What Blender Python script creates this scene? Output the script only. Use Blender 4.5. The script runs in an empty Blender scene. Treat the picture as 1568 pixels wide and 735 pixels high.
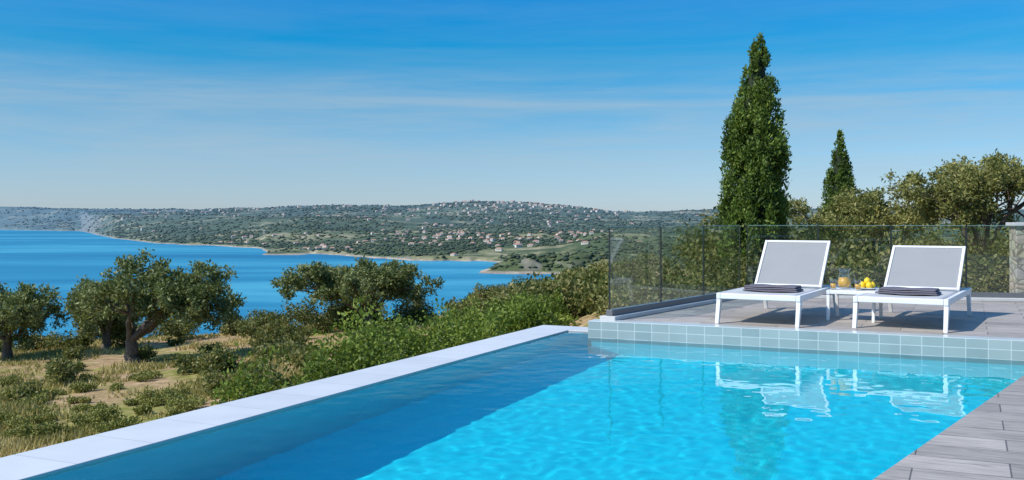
import bpy, math, numpy as np
from mathutils import Vector, Matrix
rng=np.random.default_rng(7)
sc=bpy.context.scene
# ------------------------------------------------------------------ helpers
def link(o): sc.collection.objects.link(o); return o
def empty(name,loc=(0,0,0),rz=0):
    e=bpy.data.objects.new(name,None); e.location=loc; e.rotation_euler=(0,0,rz); e.empty_display_size=.3
    return link(e)
def mesh_np(name,V,F,mat=None,parent=None,smooth=False,midx=None):
    V=np.asarray(V,dtype=np.float32); F=np.asarray(F,dtype=np.int32)
    n,k=F.shape
    me=bpy.data.meshes.new(name)
    me.vertices.add(len(V)); me.vertices.foreach_set('co',V.ravel())
    me.loops.add(n*k); me.loops.foreach_set('vertex_index',F.ravel())
    me.polygons.add(n); me.polygons.foreach_set('loop_start',np.arange(0,n*k,k,dtype=np.int32))
    if smooth: me.polygons.foreach_set('use_smooth',np.ones(n,dtype=bool))
    mats=mat if isinstance(mat,(list,tuple)) else [mat]
    for m in mats:
        if m: me.materials.append(m)
    if midx is not None: me.polygons.foreach_set('material_index',np.asarray(midx,dtype=np.int32))
    me.update(calc_edges=True); me.validate()
    o=bpy.data.objects.new(name,me); link(o)
    if parent: o.parent=parent
    return o
def mesh_py(name,V,F,mat,parent=None,bevel=0,smooth=False,loc=(0,0,0),rz=0):
    me=bpy.data.meshes.new(name); me.from_pydata([tuple(v) for v in V],[],F); me.update()
    if mat: me.materials.append(mat)
    o=bpy.data.objects.new(name,me); link(o); o.location=loc; o.rotation_euler=(0,0,rz)
    if parent: o.parent=parent
    if bevel:
        b=o.modifiers.new('bevel','BEVEL'); b.width=bevel; b.segments=2; b.limit_method='ANGLE'
    if smooth: me.polygons.foreach_set('use_smooth',[True]*len(me.polygons))
    return o
CUBEF=[(0,3,2,1),(4,5,6,7),(0,1,5,4),(1,2,6,5),(2,3,7,6),(3,0,4,7)]
def box(name,lo,hi,mat,parent=None,bevel=0):
    x0,y0,z0=lo;x1,y1,z1=hi
    V=[(x0,y0,z0),(x1,y0,z0),(x1,y1,z0),(x0,y1,z0),(x0,y0,z1),(x1,y0,z1),(x1,y1,z1),(x0,y1,z1)]
    return mesh_py(name,V,CUBEF,mat,parent,bevel)
def beam(name,p0,p1,w0,d0,w1,d1,mat,parent=None,bevel=.006):
    V=[]
    for p,w,d in ((p0,w0,d0),(p1,w1,d1)):
        x,y,z=p
        V+=[(x-w/2,y-d/2,z),(x+w/2,y-d/2,z),(x+w/2,y+d/2,z),(x-w/2,y+d/2,z)]
    return mesh_py(name,V,CUBEF,mat,parent,bevel)
def prism(name,poly,z0,z1,mat,parent=None,bevel=0,loc=(0,0,0),rz=0):
    n=len(poly)
    V=[(x,y,z0) for x,y in poly]+[(x,y,z1) for x,y in poly]
    F=[tuple(range(n-1,-1,-1)),tuple(range(n,2*n))]+[(i,(i+1)%n,n+(i+1)%n,n+i) for i in range(n)]
    return mesh_py(name,V,F,mat,parent,bevel,False,loc,rz)
def lathe(name,prof,mat,parent,loc,seg=20):
    V=[];F=[]
    for r,z in prof:
        for i in range(seg):
            a=2*math.pi*i/seg; V.append((loc[0]+r*math.cos(a),loc[1]+r*math.sin(a),loc[2]+z))
    for j in range(len(prof)-1):
        for i in range(seg):
            a=j*seg+i;b=j*seg+(i+1)%seg; F.append((a,b,b+seg,a+seg))
    return mesh_py(name,V,F,mat,parent,0,True)
def sm(x,a,b):
    t=np.clip((x-a)/(b-a),0,1); return t*t*(3-2*t)
def hsh(ix,iy,s):
    h=(ix.astype(np.int64)*374761393+iy.astype(np.int64)*668265263+s*1442695041)&0x7fffffff
    h=((h^(h>>13))*1274126177)&0x7fffffff
    return ((h^(h>>16))&0xffff)/65535.0
def vn(x,y,s=0):
    x=np.asarray(x,float);y=np.asarray(y,float)
    ix=np.floor(x);iy=np.floor(y);fx=x-ix;fy=y-iy
    fx=fx*fx*(3-2*fx);fy=fy*fy*(3-2*fy)
    a=hsh(ix,iy,s);b=hsh(ix+1,iy,s);c=hsh(ix,iy+1,s);d=hsh(ix+1,iy+1,s)
    return (a*(1-fx)+b*fx)*(1-fy)+(c*(1-fx)+d*fx)*fy
def fbm(x,y,o=5,s=0):
    v=0;a=.5
    for i in range(o):
        v=v+a*(vn(x,y,s+i)*2-1);x=x*2.03+13.1;y=y*2.03+7.7;a*=.5
    return v
# ------------------------------------------------------------------ materials
class NT:
    def __init__(s,name):
        s.m=bpy.data.materials.new(name);s.m.use_nodes=True;s.t=s.m.node_tree;s.t.nodes.clear()
        s.out=s.t.nodes.new('ShaderNodeOutputMaterial')
    def n(s,typ,ins=None,**kw):
        nd=s.t.nodes.new('ShaderNode'+typ)
        for k,v in kw.items(): setattr(nd,k,v)
        if ins:
            for k,v in ins.items():
                if isinstance(v,bpy.types.NodeSocket): s.t.links.new(v,nd.inputs[k])
                else: nd.inputs[k].default_value=v
        return nd
    def ramp(s,fac,stops,interp='LINEAR'):
        r=s.n('ValToRGB',{'Fac':fac}); cr=r.color_ramp; cr.interpolation=interp
        while len(cr.elements)<len(stops): cr.elements.new(.5)
        for e,(p,c) in zip(cr.elements,stops):
            e.position=p; e.color=(*c,1) if len(c)==3 else c
        return r.outputs[0]
    def mix(s,f,a,b,blend='MIX'):
        m=s.n('Mix',data_type='RGBA',blend_type=blend)
        for i,v in ((0,f),(6,a),(7,b)):
            if isinstance(v,bpy.types.NodeSocket): s.t.links.new(v,m.inputs[i])
            else: m.inputs[i].default_value=v if i==0 else (*v,1)
        return m.outputs[2]
    def math(s,op,a,b=0.,c=None):
        m=s.n('Math',operation=op)
        for i,v in enumerate((a,b) if c is None else (a,b,c)):
            if isinstance(v,bpy.types.NodeSocket): s.t.links.new(v,m.inputs[i])
            else: m.inputs[i].default_value=v
        return m.outputs[0]
    def noise(s,vec,scale,detail=4,rough=.55,dist=0):
        d={'Scale':scale,'Detail':detail,'Roughness':rough,'Distortion':dist}
        if vec is not None: d['Vector']=vec
        return s.n('TexNoise',d).outputs['Fac']
    def end(s,sh): s.t.links.new(sh,s.out.inputs['Surface']); return s.m
def principled(nt,col,rough=.5,bump=None,bs=.3,bd=.01,**kw):
    d={'Base Color':col if isinstance(col,bpy.types.NodeSocket) else (*col,1),'Roughness':rough}
    d.update(kw)
    if bump is not None:
        d['Normal']=nt.n('Bump',{'Height':bump,'Strength':bs,'Distance':bd}).outputs[0]
    return nt.n('BsdfPrincipled',d).outputs[0]
def simple(name,col,rough=.5,var=.1,scale=20,**kw):
    nt=NT(name);o=nt.n('TexCoord').outputs['Object']
    f=nt.noise(o,scale)
    c=nt.mix(f,tuple(x*(1-var) for x in col),tuple(min(1,x*(1+var)) for x in col))
    return nt.end(principled(nt,c,rough,f,.1,.002,**kw))
def leafmat(name,dark,mid,light,trans=.25,nscale=.6):
    nt=NT(name);g=nt.n('NewGeometry')
    r=g.outputs['Random Per Island']
    nz=nt.noise(g.outputs['Position'],nscale,2)
    f=nt.math('ADD',nt.math('MULTIPLY',r,.55),nt.math('MULTIPLY_ADD',nz,1.1,-.3))
    c=nt.ramp(f,[(.15,dark),(.5,mid),(.92,light)])
    d=nt.n('BsdfPrincipled',{'Base Color':c,'Roughness':.55,'Specular IOR Level':.3}).outputs[0]
    t=nt.n('BsdfTranslucent',{'Color':nt.mix(.35,c,(.20,.24,.02))}).outputs[0]
    return nt.end(nt.n('MixShader',{0:trans,1:d,2:t}).outputs[0])
M={}
M['olive']=leafmat('olive_leaf',(.055,.08,.022),(.16,.195,.06),(.36,.38,.16),.32)
M['olivey']=leafmat('olive_leaf_yellow',(.07,.085,.02),(.22,.225,.06),(.46,.42,.15),.32)
M['shrub']=leafmat('shrub_leaf',(.045,.075,.012),(.145,.22,.028),(.34,.40,.07),.35,.45)
M['maquis']=leafmat('maquis_leaf',(.045,.06,.014),(.125,.15,.032),(.38,.32,.12),.3,.4)
M['cypress']=leafmat('cypress_leaf',(.03,.055,.010),(.095,.165,.025),(.25,.33,.06),.3,1.2)
M['thyme']=leafmat('thyme_leaf',(.09,.11,.02),(.22,.23,.05),(.38,.34,.09),.2,.8)
M['grass']=leafmat('grass_blade',(.17,.17,.035),(.42,.35,.12),(.70,.55,.26),.3,.25)
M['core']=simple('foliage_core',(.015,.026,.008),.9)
nt=NT('bark');o=nt.n('TexCoord').outputs['Object']
mp=nt.n('Mapping',{'Vector':o,'Scale':(6,6,1.5)}).outputs[0];f=nt.noise(mp,3,6,.7)
M['bark']=nt.end(principled(nt,nt.ramp(f,[(.3,(.05,.038,.03)),(.7,(.21,.165,.12))]),.9,f,1,.05))
M['white']=simple('white_aluminium',(.8,.8,.79),.35,.03)
def fabric(name,a,b):
    nt=NT(name);o=nt.n('TexCoord').outputs['Object']
    w1=nt.n('TexWave',{'Vector':o,'Scale':60.,'Distortion':.3},bands_direction='X').outputs['Fac']
    w2=nt.n('TexWave',{'Vector':o,'Scale':60.,'Distortion':.3},bands_direction='Y').outputs['Fac']
    f=nt.math('MULTIPLY',w1,w2)
    n2=nt.noise(o,4)
    c=nt.mix(nt.math('ADD',nt.math('MULTIPLY',f,.6),nt.math('MULTIPLY',n2,.3)),a,b)
    return nt.end(principled(nt,c,.8,f,.3,.002))
M['mesh_seat']=fabric('seat_textilene',(.46,.46,.45),(.62,.62,.61))
M['mesh_back']=fabric('back_textilene',(.25,.255,.255),(.39,.395,.395))
M['towel']=fabric('towel_cloth',(.11,.10,.125),(.20,.185,.215))
M['lemon']=simple('lemon_peel',(.85,.58,.02),.4)
M['juice']=simple('orange_juice',(.85,.42,.03),.3)
M['steel']=simple('dark_channel',(.13,.135,.14),.4,.1)
M['kerb']=simple('kerb_render',(.52,.52,.50),.7,.1,6)
def glassmat(name,tint,f0=.04):
    nt=NT(name);lw=nt.n('LayerWeight',{'Blend':.5}).outputs['Facing']
    fr=nt.math('MULTIPLY_ADD',nt.math('POWER',lw,5.),.8,f0)
    t=nt.n('BsdfTransparent',{'Color':(*tint,1)}).outputs[0]
    g=nt.n('BsdfGlossy',{'Roughness':.01,'Color':(1,1,1,1)}).outputs[0]
    return nt.end(nt.n('MixShader',{0:fr,1:t,2:g}).outputs[0])
M['glass']=glassmat('balustrade_glass',(.91,.955,.94),.045)
M['glassedge']=simple('glass_edge',(.18,.32,.29),.2)
M['glassjoint']=simple('glass_joint',(.02,.03,.03),.2)
M['drinkglass']=glassmat('drinking_glass',(.93,.96,.97),.06)
nt=NT('deck_porcelain');o=nt.n('TexCoord').outputs['Object']
br=nt.n('TexBrick',{'Vector':o,'Color1':(.54,.475,.405,1),'Color2':(.38,.335,.285,1),'Mortar':(.15,.135,.12,1),'Scale':1.,'Mortar Size':.004,'Mortar Smooth':.1,'Brick Width':.9,'Row Height':.3,'Bias':0.})
br.offset=.5
mp=nt.n('Mapping',{'Vector':o,'Scale':(1.2,18,1)}).outputs[0]
gr=nt.noise(mp,2.2,7,.68,1.6)
c=nt.mix(.9,br.outputs['Color'],nt.ramp(gr,[(.3,(.38,.38,.39)),(.5,(.85,.85,.85)),(.7,(1.25,1.25,1.25))]),'MULTIPLY')
big=nt.noise(o,.9,5)
c=nt.mix(.6,c,nt.ramp(big,[(.3,(.72,.72,.73)),(.7,(1.12,1.12,1.12))]),'MULTIPLY')
h=nt.math('SUBTRACT',nt.math('MULTIPLY',gr,.3),br.outputs['Fac'])
M['deck']=nt.end(principled(nt,c,.6,h,.7,.007))
def tile(name,c1,c2,mortar,w,h,mode,ms=.008,rough=.25,vx=.35):
    nt=NT(name);o=nt.n('TexCoord').outputs['Object']
    s=nt.n('SeparateXYZ',{0:o}).outputs
    if mode=='xy': v=o
    elif mode=='xz': v=nt.n('CombineXYZ',{0:s[0],1:s[2]}).outputs[0]
    else: v=nt.n('CombineXYZ',{0:s[1],1:s[2]}).outputs[0]
    br=nt.n('TexBrick',{'Vector':v,'Color1':(*c1,1),'Color2':(*c2,1),'Mortar':(*mortar,1),'Scale':1.,'Mortar Size':ms,'Mortar Smooth':.2,'Brick Width':w,'Row Height':h,'Bias':0.})
    br.offset=0.
    n=nt.noise(o,2.3,3)
    c=nt.mix(vx,br.outputs['Color'],nt.ramp(n,[(.3,(.82,.82,.82)),(.7,(1.1,1.1,1.1))]),'MULTIPLY')
    return nt.end(principled(nt,c,rough,br.outputs['Fac'],-.4,.003))
PC1=(.015,.73,.86);PC2=(.02,.745,.875);PM=(.014,.68,.82)
M['pfloor']=tile('pool_floor_tile',PC1,PC2,PM,.25,.25,'xy',.005)
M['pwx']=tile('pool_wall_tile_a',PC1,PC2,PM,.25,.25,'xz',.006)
M['pwy']=tile('pool_wall_tile_b',(.03,.84,.95),(.035,.86,.96),(.02,.72,.86),.25,.25,'yz',.006)  # colour lighter than the other pool tiles, to brighten the shaded wall
M['coping']=tile('coping_tile',(.29,.36,.35),(.39,.45,.43),(.56,.60,.58),.215,.104,'xz',.005)
M['edge']=tile('infinity_edge_tile',(.62,.62,.61),(.68,.68,.67),(.46,.46,.46),.55,.6,'xy',.005,.4)
nt=NT('pool_water')
M['water']=nt.end(nt.n('BsdfGlass',{'Color':(.90,1,1,1),'Roughness':0.,'IOR':1.33}).outputs[0])
nt=NT('sea_water');p=nt.n('NewGeometry').outputs['Position']
mp=nt.n('Mapping',{'Vector':p,'Scale':(.0006,.0026,1),'Rotation':(0,0,.15)}).outputs[0];n1=nt.noise(mp,1,6,.65,1.)
n2=nt.noise(p,.05,5,.6)
c=nt.ramp(n1,[(.32,(.008,.15,.27)),(.50,(.02,.22,.35)),(.64,(.07,.36,.47))])
M['sea']=nt.end(principled(nt,c,.4,n2,.4,2.,**{'Specular IOR Level':.2}))
# ------------------------------------------------------------------ terrain
SEA=-78.
ta=np.array([-5,-.62,-.523,-.44,-.425,-.405,-.363,-.30,-.256,-.25,-.23,-.2,-.15,-.09,-.023,.0,.02,.05,.1,.5,5])
rs=np.array([9500,9500,8700,7400,5600,4300,3500,3050,2800,2500,2380,2330,2080,1960,1900,1850,1750,1600,1000,800,700])
rt=np.array([-5,-.6,-.523,-.45,-.40,-.33,-.25,-.16,-.1,-.04,0,.05,.1,.2,.35,.5,5])
rh=np.array([180,205,215,205,190,178,186,204,198,214,206,184,160,156,168,162,160])
rdist=np.interp(rt,[-.55,-.42,-.3,0,.5],[10800,9800,8000,7000,7000])
def far_h(X,Y):
    r=np.hypot(X,Y)
    th=np.where(Y>.05*r,X/np.maximum(Y,1e-3),np.sign(X)*20); th=np.clip(th,-5,5)
    R=r/np.sqrt(1+np.minimum(th,1.2)**2)
    S=np.interp(th,ta,rs)*(1+.04*fbm(th*30,th*0+3,5,5))
    d=R-S; RD=np.interp(th,rt,rdist); q=R/RD
    H=np.interp(th,rt,rh)*(1+.07*fbm(th*14,th*0+1,4,71))
    p=np.interp(q,[0,.2,.35,.5,.65,.8,1,1.2,2],[.04,.07,.13,.24,.42,.70,1,.9,.6])*(.12+.88*np.clip(d/1900,0,1))
    n=fbm(X/900,Y/1100,6,11)
    e=H*p*(1+.12*n)+n*np.minimum(120,np.maximum(d,0)*.09)*np.clip(1.1-q,.15,1)
    e=np.where(d>0,np.maximum(e,7+6*fbm(X/150,Y/150,4,4))*sm(d,-5,22),-12)
    cape=24*np.exp(-((X-75)/105)**4-((Y-1530)/60)**4)*(1+.7*fbm(X/30,Y/30,4,9))-3
    pier=9*np.exp(-((X+535)/50)**4-((Y-2330)/60)**4)*(1+.7*fbm(X/25,Y/25,4,19))-3
    e=np.maximum(e,np.where(r<6000,np.maximum(cape,pier),-12))
    return SEA+e
def near_h(X,Y):
    yy=np.clip(Y,0,1e5)
    z=-2.6-.03*(yy-12)+.07*np.clip(X,-80,0)
    z=z+2.5*sm(X,-4,7)*sm(Y,12.5,17)
    z=z+.25*fbm(X/6,Y/6,4,2)*sm(Y,14,20)+.05*fbm(X/1.2,Y/1.2,3,8)
    Yc=56+np.clip(X+15,0,60)*.3
    k=np.clip(.42-.03*np.clip(X+5,0,10),.13,.5)
    over=np.maximum(Y-Yc,0)
    z=z-k*over*over/(over+12)
    z=z+np.clip(over*.02,0,2.5)*fbm(X/25,Y/25,4,3)
    fl=np.where(X>.06*Y+4,SEA+2.5,SEA-12)
    return np.maximum(z,fl)
def ground(X,Y): return np.maximum(near_h(X,Y),far_h(X,Y))
ang=np.concatenate([np.arange(-180,-42,4.),np.arange(-42,42,.12),np.arange(42,180,4.)])
a=np.radians(ang)
rr=np.concatenate([np.linspace(1.,70,110),np.geomspace(71,1200,90)[0:],np.geomspace(1210,3600,220),np.geomspace(3620,15000,180)])
A,R=np.meshgrid(a,rr)
X=np.sin(A)*R;Y=np.cos(A)*R
Z=ground(X,Y)
Z=np.where((X>-3.9)&(Y<13)&(R<25),np.minimum(Z,-2.2),Z)
V=np.stack([X,Y,Z],-1).reshape(-1,3)
nr,na=A.shape
i=np.arange(nr-1)[:,None]*na;j=np.arange(na);jn=(j+1)%na
F=np.stack([i+j,i+na+j,i+na+jn,i+jn],-1).reshape(-1,4)
nt=NT('terrain_ground');g=nt.n('NewGeometry');p=g.outputs['Position']
s=nt.n('SeparateXYZ',{0:p}).outputs
dist=nt.n('VectorMath',{0:p},operation='LENGTH').outputs['Value']
n1=nt.noise(p,.22,6,.65);n2=nt.noise(p,2.2,6,.7)
grassc=nt.ramp(n2,[(.3,(.12,.135,.025)),(.5,(.25,.235,.06)),(.7,(.46,.38,.16))])
earth=nt.ramp(n2,[(.3,(.21,.13,.065)),(.55,(.42,.285,.15)),(.75,(.56,.46,.30))])
nearc=nt.mix(nt.ramp(n1,[(.42,(0,0,0)),(.52,(1,1,1))]),grassc,earth)
m1=nt.noise(p,.0035,6,.7);m2=nt.noise(p,.02,5,.7);m3=nt.noise(p,.0012,4,.6)
farc=nt.ramp(m2,[(.35,(.03,.05,.018)),(.6,(.075,.10,.035))])
farc=nt.mix(nt.ramp(m3,[(.4,(0,0,0)),(.65,(.6,.6,.6))]),farc,(.12,.145,.045))
field=nt.ramp(m2,[(.35,(.15,.18,.05)),(.5,(.28,.25,.12)),(.65,(.46,.38,.25))])
farc=nt.mix(nt.ramp(m1,[(.53,(0,0,0)),(.59,(.9,.9,.9))]),farc,field)
nrmz=nt.n('SeparateXYZ',{0:g.outputs['Normal']}).outputs[2]
rockf=nt.ramp(nt.math('ADD',nrmz,nt.math('MULTIPLY',m2,.16)),[(.88,(1,1,1)),(.99,(0,0,0))])
farc=nt.mix(nt.mix(.8,(0,0,0),rockf),farc,nt.ramp(m2,[(.4,(.14,.13,.10)),(.6,(.30,.26,.20))]))
hgt=nt.math('ADD',s[2],nt.math('MULTIPLY',m1,6.))
shore=nt.ramp(nt.math('MULTIPLY_ADD',hgt,.1,7.55),[(.25,(1,1,1)),(.42,(0,0,0))])
farc=nt.mix(shore,farc,nt.ramp(m2,[(.35,(.20,.16,.12)),(.6,(.44,.37,.28))]))
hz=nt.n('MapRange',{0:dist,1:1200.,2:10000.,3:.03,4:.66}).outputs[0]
farc=nt.mix(hz,farc,(.125,.215,.295))  # aerial haze painted into the ground colour, bluer with distance
nf=nt.n('MapRange',{0:dist,1:90.,2:300.}).outputs[0]
col=nt.mix(nf,nearc,farc)
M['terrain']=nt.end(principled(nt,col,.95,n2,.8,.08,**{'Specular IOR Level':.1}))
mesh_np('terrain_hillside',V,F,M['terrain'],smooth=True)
L=40000
mesh_np('sea',[(-L,-2000,SEA),(L,-2000,SEA),(L,L,SEA),(-L,L,SEA)],[(0,1,2,3)],M['sea'])
def farscatter(n,seed):
    q=np.random.default_rng(seed)
    th=q.uniform(-.62,.62,n);R=np.exp(q.uniform(math.log(1300),math.log(10500),n))
    X=th*R;Y=R;Z=ground(X,Y)
    keep=(Z>SEA+5)&((.65*vn(X/260,Y/420,21)+.45*vn(X/60,Y/90,31)>q.uniform(.36,.60,n))|((R<1700)&(th<.09)))
    return X[keep],Y[keep],Z[keep],q
X_,Y_,Z_,q=farscatter(62000,3)
n=len(X_);rad=q.uniform(1.8,4.4,n)*(1+Y_/6500)
oct_=np.array([(1,0,0),(.3,.95,0),(-.8,.6,0),(-.8,-.6,0),(.3,-.95,0),(.1,.05,1),(0,0,-.6)],float)
of=np.array([(0,1,5),(1,2,5),(2,3,5),(3,4,5),(4,0,5),(1,0,6),(2,1,6),(3,2,6),(4,3,6),(0,4,6)])
sc3=np.stack([rad*q.uniform(.8,1.8,n),rad,rad*q.uniform(.5,.9,n)],-1)
VV=oct_[None]*sc3[:,None]*q.uniform(.75,1.2,(n,7,1))+np.stack([X_,Y_,Z_+rad*.2],-1)[:,None]
FF=of[None]+(np.arange(n)*7)[:,None,None]
nt=NT('distant_foliage_haze');g=nt.n('NewGeometry');p=g.outputs['Position']
dist=nt.n('VectorMath',{0:p},operation='LENGTH').outputs['Value']
c=nt.ramp(g.outputs['Random Per Island'],[(0,(.018,.034,.012)),(.6,(.045,.068,.022)),(1,(.11,.13,.04))])
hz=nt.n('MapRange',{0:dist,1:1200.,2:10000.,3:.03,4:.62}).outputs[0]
M['fartree']=nt.end(principled(nt,nt.mix(hz,c,(.10,.185,.265)),.9))  # tree colour fades to blue with distance, painted haze
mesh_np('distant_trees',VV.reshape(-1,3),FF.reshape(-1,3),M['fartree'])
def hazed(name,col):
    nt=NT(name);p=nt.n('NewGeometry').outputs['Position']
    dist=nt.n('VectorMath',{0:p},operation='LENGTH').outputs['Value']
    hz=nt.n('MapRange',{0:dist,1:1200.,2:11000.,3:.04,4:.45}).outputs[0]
    return nt.end(principled(nt,nt.mix(hz,col,(.28,.36,.42)),.8))  # distance haze baked into the wall, roof and window colours
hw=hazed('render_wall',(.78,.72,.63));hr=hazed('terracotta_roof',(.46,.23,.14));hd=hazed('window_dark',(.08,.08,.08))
cl=[(-.02,2900,110,380,44),(-.075,3100,100,250,20),(.0,2450,50,140,14),(.065,2700,60,260,26),(-.16,2900,100,250,10),(-.25,3150,120,200,12),(-.21,2480,60,40,7),
    (-.03,6000,420,500,70),(.02,6300,300,400,40),(-.2,6300,500,700,34),(-.32,6500,400,600,24),(.3,5000,500,900,30),(-.1,4600,500,700,26),(.03,4300,250,500,18)]
VV=[];FF=[];MI=[]
q=np.random.default_rng(5)
for th,R,sx,sy,cnt in cl:
    for _ in range(cnt):
        y=R+q.normal()*sy; x=th*R+q.normal()*sx
        z=float(ground(np.array(x),np.array(y)))
        if z<SEA+4: continue
        k=1.0+max(0,y-3000)/6000
        w=q.uniform(3.5,8)*k;d=q.uniform(4,6)*k;h=q.uniform(3.5,6.5)*k;a_=q.uniform(-.7,.7)
        ca,sa=math.cos(a_),math.sin(a_);b=len(VV)
        pts=[(-w,-d,-4),(w,-d,-4),(w,d,-4),(-w,d,-4),(-w,-d,h),(w,-d,h),(w,d,h),(-w,d,h),(-w*.6,0,h+2.2*k),(w*.6,0,h+2.2*k),
             (-w*1.08,-d*1.1,h+.01),(w*1.08,-d*1.1,h+.01),(w*1.08,d*1.1,h+.01),(-w*1.08,d*1.1,h+.01)]
        VV+=[(x+ca*u-sa*v,y+sa*u+ca*v,z+t) for u,v,t in pts]
        FF+=[(b,b+1,b+5,b+4),(b+1,b+2,b+6,b+5),(b+2,b+3,b+7,b+6),(b+3,b,b+4,b+7)];MI+=[0]*4
        FF+=[(b+10,b+11,b+9,b+8),(b+12,b+13,b+8,b+9),(b+11,b+12,b+9,b+9),(b+13,b+10,b+8,b+8)];MI+=[1]*4
        for wx in (-.5,.1,.6):
            b=len(VV);ww=.16*w
            VV+=[(x+ca*u-sa*v,y+sa*u+ca*v,z+t) for u,v,t in [(wx*w-ww,-d-.1,h*.25),(wx*w+ww,-d-.1,h*.25),(wx*w+ww,-d-.1,h*.7),(wx*w-ww,-d-.1,h*.7)]]
            FF.append((b,b+1,b+2,b+3));MI.append(2)
me=bpy.data.meshes.new('distant_village');me.from_pydata(VV,[],[tuple(dict.fromkeys(f)) for f in FF])
for m in (hw,hr,hd): me.materials.append(m)
me.polygons.foreach_set('material_index',MI);me.update()
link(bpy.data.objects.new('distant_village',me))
# ------------------------------------------------------------------ vegetation
def runit(q,n):
    v=q.normal(size=(n,3));return v/np.linalg.norm(v,axis=1,keepdims=True)
def leaves(q,C,L,wr=.45,bias=(0,0,0)):
    n=len(C);d=runit(q,n)+np.array(bias);d/=np.linalg.norm(d,axis=1,keepdims=True)
    s=np.cross(d,runit(q,n));s/=np.linalg.norm(s,axis=1,keepdims=True)+1e-6
    L=L*q.uniform(.6,1.4,n);L=L[:,None];W=L*wr*.5
    V=np.stack([C,C+d*L*.5+s*W,C+d*L,C+d*L*.5-s*W],1).reshape(-1,3)
    return V
def quadF(nv): return np.arange(nv).reshape(-1,4)
def blob(q,c,r,n,pw=.45,zcut=-1):
    d=runit(q,n);rad=q.uniform(0,1,n)**pw
    return np.array(c)+d*np.array(r)*rad[:,None]
class Tubes:
    def __init__(s): s.V=[];s.F=[];s.n=0
    def add(s,P,Rr,k=7):
        P=np.asarray(P,float);m=len(P)
        T=np.gradient(P,axis=0);T/=np.linalg.norm(T,axis=1,keepdims=True)+1e-9
        ref=np.array([.3,.9,.2]);Nn=np.cross(T,ref);Nn/=np.linalg.norm(Nn,axis=1,keepdims=True)+1e-9
        B=np.cross(T,Nn);t=np.arange(k)*2*math.pi/k
        ring=P[:,None]+np.asarray(Rr)[:,None,None]*(np.cos(t)[None,:,None]*Nn[:,None]+np.sin(t)[None,:,None]*B[:,None])
        s.V.append(ring.reshape(-1,3))
        i=np.arange(m-1)[:,None]*k+s.n;j=np.arange(k);jn=(j+1)%k
        s.F.append(np.stack([i+j,i+jn,i+k+jn,i+k+j],-1).reshape(-1,4));s.n+=m*k
    def obj(s,name,mat,parent): return mesh_np(name,np.concatenate(s.V),np.concatenate(s.F),mat,parent,True)
def wig(q,a,b,n,amp):
    a=np.array(a,float);b=np.array(b,float);t=np.linspace(0,1,n)[:,None]
    P=a+(b-a)*t+q.normal(size=(n,3))*amp*np.sin(t*math.pi);return P
def olive(name,base,cc,cr,ncl,nleaf,L,seed,fork,tr=.25,clr=(.55,.85),mat='olive',limbs=5,low=-.35):
    q=np.random.default_rng(seed);e=empty(name,base);T=Tubes()
    fork=np.array(fork,float);cc=np.array(cc,float);cr=np.array(cr,float)
    T.add(wig(q,(0,0,-.4),fork,7,.06),np.linspace(tr*1.5,tr*.85,7)*np.array([1.25,1.05,1,.95,1,1,1.05]),9)
    d=runit(q,ncl);d[:,2]=np.where(d[:,2]<low,-d[:,2],d[:,2])
    C=cc+d*cr*(q.uniform(.35,1,ncl)[:,None])
    az=np.arctan2(C[:,1]-fork[1],C[:,0]-fork[0])
    order=np.argsort(az);groups=np.array_split(order,limbs)
    pts=[]
    for gi in groups:
        m=C[gi].mean(0);mid=fork+(m-fork)*.6+q.normal(size=3)*.15
        T.add(wig(q,fork,mid,6,.08),np.linspace(tr*.62,tr*.33,6),7)
        for c in gi:
            T.add(wig(q,mid,C[c],5,.1),np.linspace(tr*.3,tr*.06,5),5)
    T.obj('trunk',M['bark'],e)
    w=q.uniform(*clr,ncl);per=(w**2/np.sum(w**2)*nleaf).astype(int)
    for c,r,k in zip(C,w,per):
        sub=runit(q,8)*r*.75*np.array([1,1,.75])
        for s_ in sub: pts.append(blob(q,c+s_,(r*.42,r*.42,r*.34),max(3,k//8),.6))
    P=np.concatenate(pts);V=leaves(q,P,L,.42,(0,0,.25))
    mesh_np('foliage',V,quadF(len(V)),M[mat],e)
    return e
gz=lambda x,y: float(ground(np.array(float(x)),np.array(float(y))))
def at(x,y): return (x,y,gz(x,y))
olive('olive_tree',at(-16.2,42),(1.2,0,2.75),(3.6,2.8,1.4),40,29000,.17,11,(-.15,0,1.0),.26,(.7,1.05),low=-.6)
olive('olive_tree',at(-7.1,50),(-.8,0,2.25),(4.7,3,1.0),54,34000,.17,32,(-.35,0,.8),.25,(.65,.95),low=-.6)
olive('olive_tree',at(-24.3,47),(-.3,0,2.3),(2.8,2.2,1.3),26,17000,.18,13,(.1,0,.8),.22,(.7,1.1),low=-.8)
olive('olive_tree',at(-20.8,50),(0,0,2.1),(2.2,2.2,1.2),22,14000,.18,14,(.1,0,.8),.2,(.7,1.0),low=-.8)
olive('olive_tree',at(12.6,26),(-.1,0,2.55),(2.6,2.1,.95),46,34000,.10,25,(-.1,0,1.1),.14,(.42,.7),'olivey',7,-.7)
olive('olive_tree',at(10.4,30),(0,0,2.05),(1.8,1.8,.85),28,14000,.11,16,(.2,0,.7),.12,(.38,.6),'olivey',6,-.75)
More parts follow.
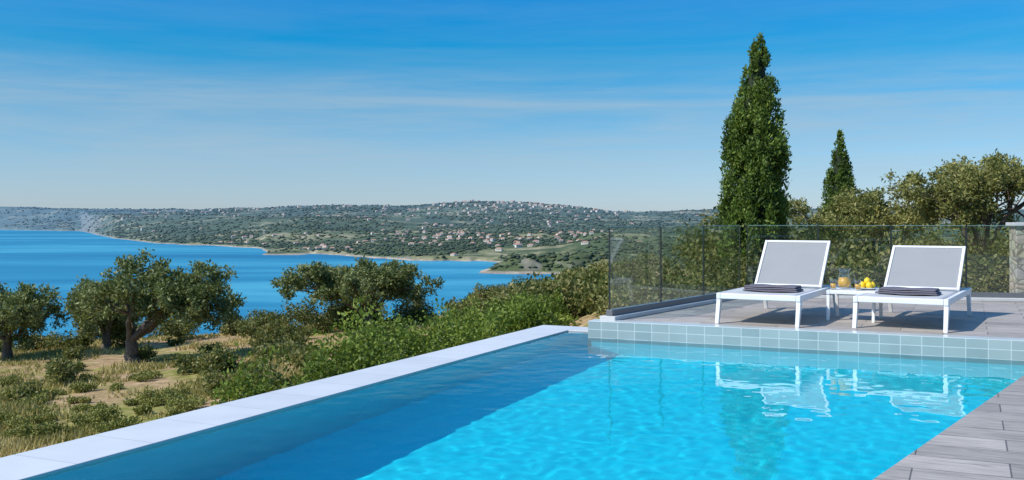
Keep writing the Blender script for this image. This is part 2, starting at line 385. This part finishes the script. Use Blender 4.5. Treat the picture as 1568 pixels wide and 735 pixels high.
def shrubs(name,items,L,mat,seed,dens=260,tall=.75):
    q=np.random.default_rng(seed);pts=[]
    for x,y,r,h in items:
        z=gz(x,y);k=5+int(q.integers(4))
        for _ in range(k):
            a_=q.uniform(0,6.28);rr_=r*q.uniform(.1,.75)
            cr_=r*q.uniform(.25,.5);hh=h*q.uniform(.25,.48)
            c=(x+math.cos(a_)*rr_,y+math.sin(a_)*rr_,z+hh*q.uniform(.6,1.45))
            nn=int(dens*cr_*cr_*4+40)
            pts.append(blob(q,c,(cr_,cr_,hh),nn,.45))
    P=np.concatenate(pts);V=leaves(q,P,L,.5,(0,0,.35))
    return mesh_np(name,V,quadF(len(V)),M[mat])
q=np.random.default_rng(40)
def region(n,th0,th1,y0,y1,r0,r1,hr=(.8,1.2),cap=None):
    out=[]
    for _ in range(n):
        y=q.uniform(y0,y1);x=q.uniform(th0,th1)*y;r=q.uniform(r0,r1);h=2*r*q.uniform(*hr)*.75
        if cap:
            h=min(h,1.45-cap(x/y)*y-gz(x,y))
            if h<.35: continue
        out.append((x,y,r,h))
    return out
hedge=[]
for k in range(58):
    t=q.uniform(0,1);y=20.5+13*t+q.normal()*1.4;x=-4.8+6.2*t+q.normal()*1.1*(1-.3*t)
    r=q.uniform(.6,1.3);h=r*q.uniform(1.3,2.2);h=min(h,(1.45-.066*y-gz(x,y))*q.uniform(.7,1.1)) 
    if h<.4: continue
    hedge.append((x,y,r,h))
shrubs('mastic_shrub_hedge',hedge,.11,'shrub',1,460)
qc=np.random.default_rng(99)
capf=lambda t:np.interp(t,[-.06,.03,.08,.13,.2],[.078,.058,.05,.035,.01])*qc.uniform(.88,1.4)
mass=region(90,-.05,.13,30,60,.7,1.5,cap=capf)+region(70,-.05,.14,55,95,1.0,2.2,cap=capf)
shrubs('hillside_scrub',mass,.16,'maquis',2,210)
behind=[]
for k in range(64):
    x=q.uniform(2.6,17);y=q.uniform(19,27);r=q.uniform(.6,1.1)
    behind.append((x,y,r,min(.95+.15*(x-2.6),1.7)*q.uniform(.75,1.12)))
shrubs('garden_shrubs',behind,.10,'maquis',3,460)
behind=[]
for k in range(40):
    x=q.uniform(6,30);y=q.uniform(29,44);r=q.uniform(.9,1.5)
    behind.append((x,y,r,2.2*q.uniform(.8,1.15)))
shrubs('slope_shrubs',behind,.16,'maquis',4,240)
low=region(28,-.58,-.08,30,52,.5,1.1,(.4,.75))+region(42,-.62,-.1,50,60,.9,1.6,(.6,.95))+region(6,-.30,-.16,30,42,.8,1.2,(.5,.75))
shrubs('maquis_shrubs',low,.14,'maquis',5,280)
thy=region(75,-.62,-.2,20.5,36,.3,.75,(.3,.5))
shrubs('thyme_cushions',thy,.07,'thyme',6,1000)
q=np.random.default_rng(77)
n=170000
y=np.exp(q.uniform(math.log(17),math.log(60),n));x=q.uniform(-.64,.03,n)*y
keep=fbm(x/3,y/3,4,50)+q.uniform(-.15,.15,n)>.07
x=x[keep];y=y[keep];n=len(x);z=ground(x,y)
hh=q.uniform(.05,.18,n)*(1+.8*np.maximum(0,fbm(x/4,y/4,2,60)*3))
a_=q.uniform(0,6.28,n);w=.012+.0008*y
dx=np.cos(a_)*w;dy=np.sin(a_)*w;lx=q.normal(size=n)*hh*.35;ly=q.normal(size=n)*hh*.35
V=np.stack([np.stack([x-dx,y-dy,z-.02],-1),np.stack([x+dx,y+dy,z-.02],-1),np.stack([x+lx,y+ly,z+hh],-1)],1).reshape(-1,3)
mesh_np('wild_grass',V,np.arange(len(V)).reshape(-1,3),M['grass'])
def cypress(name,base_,H,R,n,seed,lean=0):
    q=np.random.default_rng(seed);e=empty(name,base_);T=Tubes()
    T.add(wig(q,(0,0,-.3),(lean*.3,0,H*.8),6,.02),np.linspace(.14,.03,6),8);T.obj('trunk',M['bark'],e)
    prof=lambda t:R*np.interp(t,[0,.03,.1,.3,.5,.62,.74,.86,.94,1],[.6,.85,.97,1,1,.93,.74,.44,.24,.03])
    m=85*int(H);t=q.uniform(0.02,.985,m)**1.05;a_=q.uniform(0,6.28,m)
    rr_=prof(t)*q.uniform(.6,1.06,m)*(1+.14*(vn(a_*1.6,t*9,seed)-.5))
    C=np.stack([np.cos(a_)*rr_+lean*t,np.sin(a_)*rr_,t*H],-1)
    cr=np.clip(prof(t)*q.uniform(.10,.30,m),.05,.26);wgt=cr**2;per=(wgt/wgt.sum()*n).astype(int)+6
    P=np.concatenate([blob(q,c,(r,r,r*2.1),k,.5) for c,r,k in zip(C,cr,per)])
    V=leaves(q,P,.095,.45,(0,0,1.0));mesh_np('foliage',V,quadF(len(V)),M['cypress'],e)
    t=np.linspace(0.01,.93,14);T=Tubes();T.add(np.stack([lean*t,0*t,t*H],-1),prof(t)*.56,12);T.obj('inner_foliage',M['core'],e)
z1=gz(6.2,25);cypress('cypress_tree',(6.1,25,z1),6.2-z1,.75,50000,21,.2)
z2=gz(11.7,35);cypress('cypress_tree',(11.65,35,z2),4.65-z2,.54,18000,22,.08)
# ------------------------------------------------------------------ pool
O=(.736,12.84,0);RZ=-math.radians(25)
pool=empty('swimming_pool',O,RZ)
POOLD=-1.3
pp=[(0,0),(.5,0),(.5,-.48),(5.71,-.48),(3.07,-13),(0,-13)]
mesh_py('pool_floor',[(x,y,POOLD) for x,y in pp],[tuple(range(len(pp)))[::-1]],M['pfloor'],pool)
for i_ in range(len(pp)):
    a0=pp[i_];a1=pp[(i_+1)%len(pp)]
    zt=-.005
    mt=M['pwy'] if abs(a0[0]-a1[0])<abs(a0[1]-a1[1]) else M['pwx']
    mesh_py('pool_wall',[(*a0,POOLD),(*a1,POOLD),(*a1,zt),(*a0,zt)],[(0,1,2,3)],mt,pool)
def inpoly(x,y):
    ins=np.zeros(x.shape,bool);n_=len(pp)
    for k in range(n_):
        x1,y1=pp[k];x2,y2=pp[(k+1)%n_]
        c=((y1>y)!=(y2>y))
        with np.errstate(divide='ignore',invalid='ignore'):
            c&=x<(x2-x1)*(y-y1)/(y2-y1)+x1
        ins^=c
    return ins
step=.028
gx=np.arange(-.02,5.8,step);gy=np.arange(-13,.03,step)
GX,GY=np.meshgrid(gx,gy)
GZ=.0019*fbm(GX/.12+.3*GY,GY/.15,2,90)+.0032*fbm(GX/.6,GY/.75,2,95)
V=np.stack([GX,GY,GZ],-1).reshape(-1,3)
ny,nx=GX.shape;i=np.arange(ny-1)[:,None]*nx;j=np.arange(nx-1)
F=np.stack([i+j,i+j+1,i+nx+j+1,i+nx+j],-1).reshape(-1,4)
cen=V[F].mean(1);k=inpoly(cen[:,0],cen[:,1]);F=F[k]
water=mesh_np('pool_water',V,F,M['water'],pool,True)
prism('infinity_edge',[(-.55,.45),(-.55,-13.5),(0,-13.5),(0,0),(.5,0),(.5,.45)],-3.2,.018,M['edge'],pool,.008)
deck=prism('pool_deck',[(.5,-.47),(5.70,-.47),(3.06,-13),(3.06,-16),(16,-16),(16,7.3),(1.15,4.45)],-1.5,.2,M['deck'],None,0,O,RZ)
cop=empty('pool_coping',O,RZ)
box('tile_band',(.47,-.52,-.3),(5.74,-.28,.208),M['coping'],cop,.006)
# ------------------------------------------------------------------ balustrade
def run(name,p0,p1,n):
    p0=Vector(p0);p1=Vector(p1);d=p1-p0;L=d.length;e=empty(name,(p0.x,p0.y,.2),math.atan2(d.y,d.x))
    box('kerb',(-.05,-.11,0.001),(L,.11,.055),M['kerb'],e,.008)
    box('channel',(0.0,-.045,.056),(L,.045,.13),M['steel'],e,.004)
    w=L/n
    for k in range(n):
        box('glass_panel',(k*w+.014,-.007,.1305),((k+1)*w-.014,.007,1.17),M['glass'],e)
        for xx in (k*w+.002,(k+1)*w-.0135):
            box('panel_edge',(xx,-.010,.1305),(xx+.0115,.010,1.1705),M['glassjoint'],e)
        box('top_edge',(k*w+.014,-.0072,1.1705),((k+1)*w-.014,.0072,1.178),M['glassedge'],e)
    return e
run('glass_balustrade',(1.22,12.3),(3.72,16.0),3)
run('glass_balustrade',(3.84,16.02),(9.3,14.9),5)
nt=NT('rubble_stone');o=nt.n('TexCoord').outputs['Object']
vo=nt.n('TexVoronoi',{'Vector':nt.n('Mapping',{'Vector':o,'Scale':(4,4,7)}).outputs[0],'Scale':1.,'Randomness':.8})
ve=nt.n('TexVoronoi',{'Vector':nt.n('Mapping',{'Vector':o,'Scale':(4,4,7)}).outputs[0],'Scale':1.,'Randomness':.8},feature='DISTANCE_TO_EDGE').outputs[0]
c=nt.mix(nt.noise(o,9,5),nt.mix(.35,(.42,.35,.27),vo.outputs['Color'],'MULTIPLY'),(.52,.46,.37))
c=nt.mix(nt.ramp(ve,[(0,(0,0,0)),(.08,(1,1,1))]),(.14,.12,.10),c)
M['stone']=nt.end(principled(nt,c,.85,ve,.8,.03))
sw=empty('stone_wall',(8.85,17.2,-.6),-.25)
box('masonry',(0,0,0),(4,.5,1.95),M['stone'],sw,.02)
box('cap',(-.05,-.05,1.951),(4.05,.55,2.02),M['kerb'],sw,.01)
# ------------------------------------------------------------------ loungers
def rot_box(name,c,size,rx,mat,parent,bevel=.006):
    sx,sy,sz=[v/2 for v in size];Mx=Matrix.Rotation(rx,3,'X')
    V=[Vector(c)+Mx@Vector(v) for v in [(-sx,-sy,-sz),(sx,-sy,-sz),(sx,sy,-sz),(-sx,sy,-sz),(-sx,-sy,sz),(sx,-sy,sz),(sx,sy,sz),(-sx,sy,sz)]]
    return mesh_py(name,V,CUBEF,mat,parent,bevel)
def lounger(loc,rz,W=.97,an=48,y0=1.52,Lb=.84):
    e=empty('sun_lounger',(*loc,.2),rz);Ln=2.3;hs=.37;Wm=M['white']
    for x,nm in ((.03,'a'),(W-.03,'b')):
        box('side_rail_'+nm,(x-.025,.02,hs-.075),(x+.025,Ln,hs),Wm,e,.008)
        beam('front_leg_'+nm,(x,-.02,0),(x,.08,hs-.076),.045,.05,.05,.10,Wm,e)
        beam('rear_leg_'+nm,(x,Ln-.0,0),(x,Ln-.12,hs-.076),.045,.05,.05,.10,Wm,e)
    box('front_bar',(.056,.02,hs-.07),(W-.056,.07,hs-.004),Wm,e,.008)
    box('mid_bar',(.056,y0-.02,hs-.06),(W-.056,y0+.02,hs-.02),Wm,e,.006)
    box('rear_bar',(.056,Ln-.05,hs-.07),(W-.056,Ln-.004,hs-.004),Wm,e,.006)
    nx_,ny_=10,16;V=[];F=[]
    for j_ in range(ny_+1):
        for i_ in range(nx_+1):
            u=i_/nx_;v=j_/ny_
            V.append((.058+u*(W-.116),.072+v*(y0-.11),hs-.004-.018*math.sin(u*math.pi)*math.sin(v*math.pi)))
    for j_ in range(ny_):
        for i_ in range(nx_):
            a0=j_*(nx_+1)+i_;F.append((a0,a0+1,a0+nx_+2,a0+nx_+1))
    s_=mesh_py('seat_sling',V,F,M['mesh_seat'],e,0,True);so=s_.modifiers.new('t','SOLIDIFY');so.thickness=.008
    an=math.radians(an);z0=hs+.005;cy=math.cos(an);cz=math.sin(an)
    mid=lambda t,x:(x,y0+cy*t,z0+cz*t)
    for x in (.085,W-.085): rot_box('back_rail',mid(Lb/2,x),(.035,Lb,.035),an,Wm,e)
    rot_box('back_top',mid(Lb-.018,W/2),(W-.206,.035,.034),an,Wm,e)
    rot_box('back_bottom',mid(.02,W/2),(W-.206,.03,.03),an,Wm,e)
    rot_box('back_sling',mid(Lb/2,W/2),(W-.206,Lb-.075,.008),an,M['mesh_back'],e,0)
    for x in (.2,W-.2):
        p1=mid(.5,x);yb=y0+.6;a2=math.atan2(p1[2]-(hs-.03),p1[1]-yb)
        L2=math.hypot(p1[2]-(hs-.03),p1[1]-yb)
        rot_box('support_strut',(x,(p1[1]+yb)/2,(p1[2]-.02+hs-.03)/2),(.02,L2,.02),a2,Wm,e,.003)
    tw=empty('folded_towel',(loc[0],loc[1],.2),rz)
    for k in range(3):
        V=[];F=[];n1_,n2_=14,8
        x0,x1,ya,yb=.16+.008*k,.84-.012*k,.62+.006*k,1.0-.008*k;zb=hs-.006+k*.024
        for s2 in (0,1):
            for j_ in range(n2_+1):
                for i_ in range(n1_+1):
                    V.append((x0+(x1-x0)*i_/n1_+.004*math.sin(j_*1.3+k),ya+(yb-ya)*j_/n2_+.005*math.sin(i_*.9+k*2),zb+s2*.019+.004*math.sin(i_*.7+j_*.5+k)))
        nn=(n1_+1)*(n2_+1)
        for j_ in range(n2_):
            for i_ in range(n1_):
                a0=j_*(n1_+1)+i_;F.append((a0,a0+n1_+1,a0+n1_+2,a0+1));F.append((nn+a0,nn+a0+1,nn+a0+n1_+2,nn+a0+n1_+1))
        for i_ in range(n1_):
            F.append((i_,i_+1,nn+i_+1,nn+i_));b0=n2_*(n1_+1)+i_;F.append((b0+1,b0,nn+b0,nn+b0+1))
        for j_ in range(n2_):
            a0=j_*(n1_+1);F.append((a0+n1_+1,a0,nn+a0,nn+a0+n1_+1));b0=a0+n1_;F.append((b0,b0+n1_+1,nn+b0+n1_+1,nn+b0))
        mesh_py('fold',V,F,M['towel'],tw,.006,True)
lounger((2.48,11.95),-math.radians(29),1.02,45)
lounger((3.98,11.46),-math.radians(31),1.04,38,1.56,.86)
t=empty('side_table',(3.93,12.28,.2),-math.radians(29));Wt=.6;ht=.38
for x in (.03,Wt-.03):
    box('rail',(x-.02,.0,ht-.05),(x+.02,Wt,ht),M['white'],t,.005)
    for y_,yo in ((.04,0.0),(Wt-.04,Wt)): beam('leg',(x,yo,0),(x,y_,ht-.051),.035,.035,.04,.06,M['white'],t)
for y_ in (.0,Wt-.04): box('end_rail',(.051,y_,ht-.045),(Wt-.051,y_+.04,ht-.001),M['white'],t,.005)
for k in range(6): box('slat',(.051,.046+k*.086,ht-.02),(Wt-.051,.046+k*.086+.078,ht-.003),M['white'],t,.003)
def tl(x,y): 
    a_=-math.radians(29);return (3.93+math.cos(a_)*x-math.sin(a_)*y,12.28+math.sin(a_)*x+math.cos(a_)*y,.2+ht)
jg=empty('water_jug',tl(.16,.36))
lathe('jug_body',[(.0,.004),(.065,.004),(.082,.03),(.085,.09),(.066,.17),(.058,.22),(.07,.255),(.066,.255),(.054,.22),(.062,.17),(.080,.09),(.077,.03),(0,.012)],M['drinkglass'],jg,(0,0,0))
lathe('juice',[(0,.014),(.072,.032),(.075,.085),(.062,.145),(0,.146)],M['juice'],jg,(0,0,0))
T=Tubes();th=np.linspace(-1.3,1.3,9);T.add(np.stack([.06+.065*np.cos(th),0*th,.14+.08*np.sin(th)],-1),np.full(9,.008),6);T.obj('handle',M['drinkglass'],jg)
def lemon(par,c,r,mat='lemon'):
    lathe('lemon',[(0,-1.25*r),(.25*r,-1.12*r),(.62*r,-.8*r),(.95*r,-.3*r),(1*r,.1*r),(.9*r,.5*r),(.6*r,.85*r),(.2*r,1.12*r),(0,1.25*r)],M[mat],par,c,12)
for p_ in ((.36,.16),(.06,.18)):
    g_=empty('drinking_glass',tl(*p_))
    lathe('tumbler',[(0,.003),(.034,.003),(.042,.13),(.039,.13),(.031,.012),(0,.012)],M['drinkglass'],g_,(0,0,0),16)
    lathe('juice',[(0,.014),(.030,.014),(.036,.075),(0,.076)],M['juice'],g_,(0,0,0),14)
pl=empty('fruit_plate',tl(.44,.38))
lathe('plate',[(0,.004),(.08,.004),(.14,.022),(.14,.027),(.08,.010),(0,.010)],M['white'],pl,(0,0,0),24)
for c in ((.06,0,.052),(-.06,.02,.052),(0,-.055,.052),(0,.07,.052),(0,.005,.105)): lemon(pl,c,.042)
# ------------------------------------------------------------------ light
S=Vector((-.66,-.30,.70)).normalized()
sl=bpy.data.lights.new('sun','SUN');sl.energy=4.7;sl.angle=math.radians(.5);sl.color=(1,.95,.87)
so=bpy.data.objects.new('sun',sl);so.rotation_euler=S.to_track_quat('Z','Y').to_euler();link(so);so.location=(-20,-10,30)
sl.cycles.is_caustics_light=True
water.cycles.is_caustics_caster=True
for ob in pool.children:
    if ob.name.startswith('pool_floor') or ob.name.startswith('pool_wall'): ob.cycles.is_caustics_receiver=True
w=bpy.data.worlds.new('World');sc.world=w;w.use_nodes=True;t_=w.node_tree;t_.nodes.clear()
class WN(NT):
    def __init__(s,t): s.t=t
W_=WN(t_)
sky=W_.n('TexSky');sky.sky_type='NISHITA';sky.sun_disc=False;sky.sun_elevation=math.asin(S.z);sky.sun_rotation=math.atan2(S.x,S.y)
sky.air_density=1.;sky.dust_density=.3;sky.ozone_density=3.;sky.altitude=100
g=W_.n('TexCoord').outputs['Generated'];s=W_.n('SeparateXYZ',{0:g}).outputs
tint=W_.ramp(s[2],[(0,(.70,.84,1.22)),(.06,(.58,.82,1.10)),(.11,(.38,.78,1.03)),(.165,(.06,.74,1.06)),(.22,(.004,.72,1.20)),(.6,(1.0,1.6,2.0))])  # upper sky, out of view, tinted brighter as added fill for shaded water
c=W_.mix(1.,sky.outputs[0],tint,'MULTIPLY')
mp=W_.n('Mapping',{'Vector':g,'Scale':(1.4,1.4,19),'Rotation':(0,.09,0)}).outputs[0]
cn=W_.noise(mp,1.3,8,.58,.7)
mp2=W_.n('Mapping',{'Vector':g,'Scale':(5,5,60),'Rotation':(0,.12,0)}).outputs[0]
cn2=W_.noise(mp2,1.6,8,.6,1.)
cc=W_.math('ADD',W_.math('MULTIPLY',cn,.78),W_.math('MULTIPLY',cn2,.22))
band=W_.ramp(s[2],[(.02,(.25,.25,.25)),(.06,(.75,.75,.75)),(.09,(1,1,1)),(.13,(.9,.9,.9)),(.155,(.2,.2,.2)),(.3,(.1,.1,.1))])
cf=W_.math('MULTIPLY',W_.ramp(cc,[(.38,(0,0,0)),(.60,(1,1,1))]),W_.math('MULTIPLY',band,.55))
c=W_.mix(cf,c,(3.7,4.75,5.5))
bg=W_.n('Background',{'Color':c,'Strength':.115});ow=W_.n('OutputWorld');t_.links.new(bg.outputs[0],ow.inputs[0])
# ------------------------------------------------------------------ camera
cam=bpy.data.cameras.new('camera');cam.lens=34.44;cam.sensor_width=36;cam.shift_y=-.0188;cam.clip_start=.1;cam.clip_end=60000
co=bpy.data.objects.new('camera',cam);co.location=(0,0,1.45);co.rotation_euler=(math.radians(90),0,0);link(co);sc.camera=co
sc.view_settings.view_transform='Standard';sc.view_settings.look='None';sc.view_settings.exposure=0
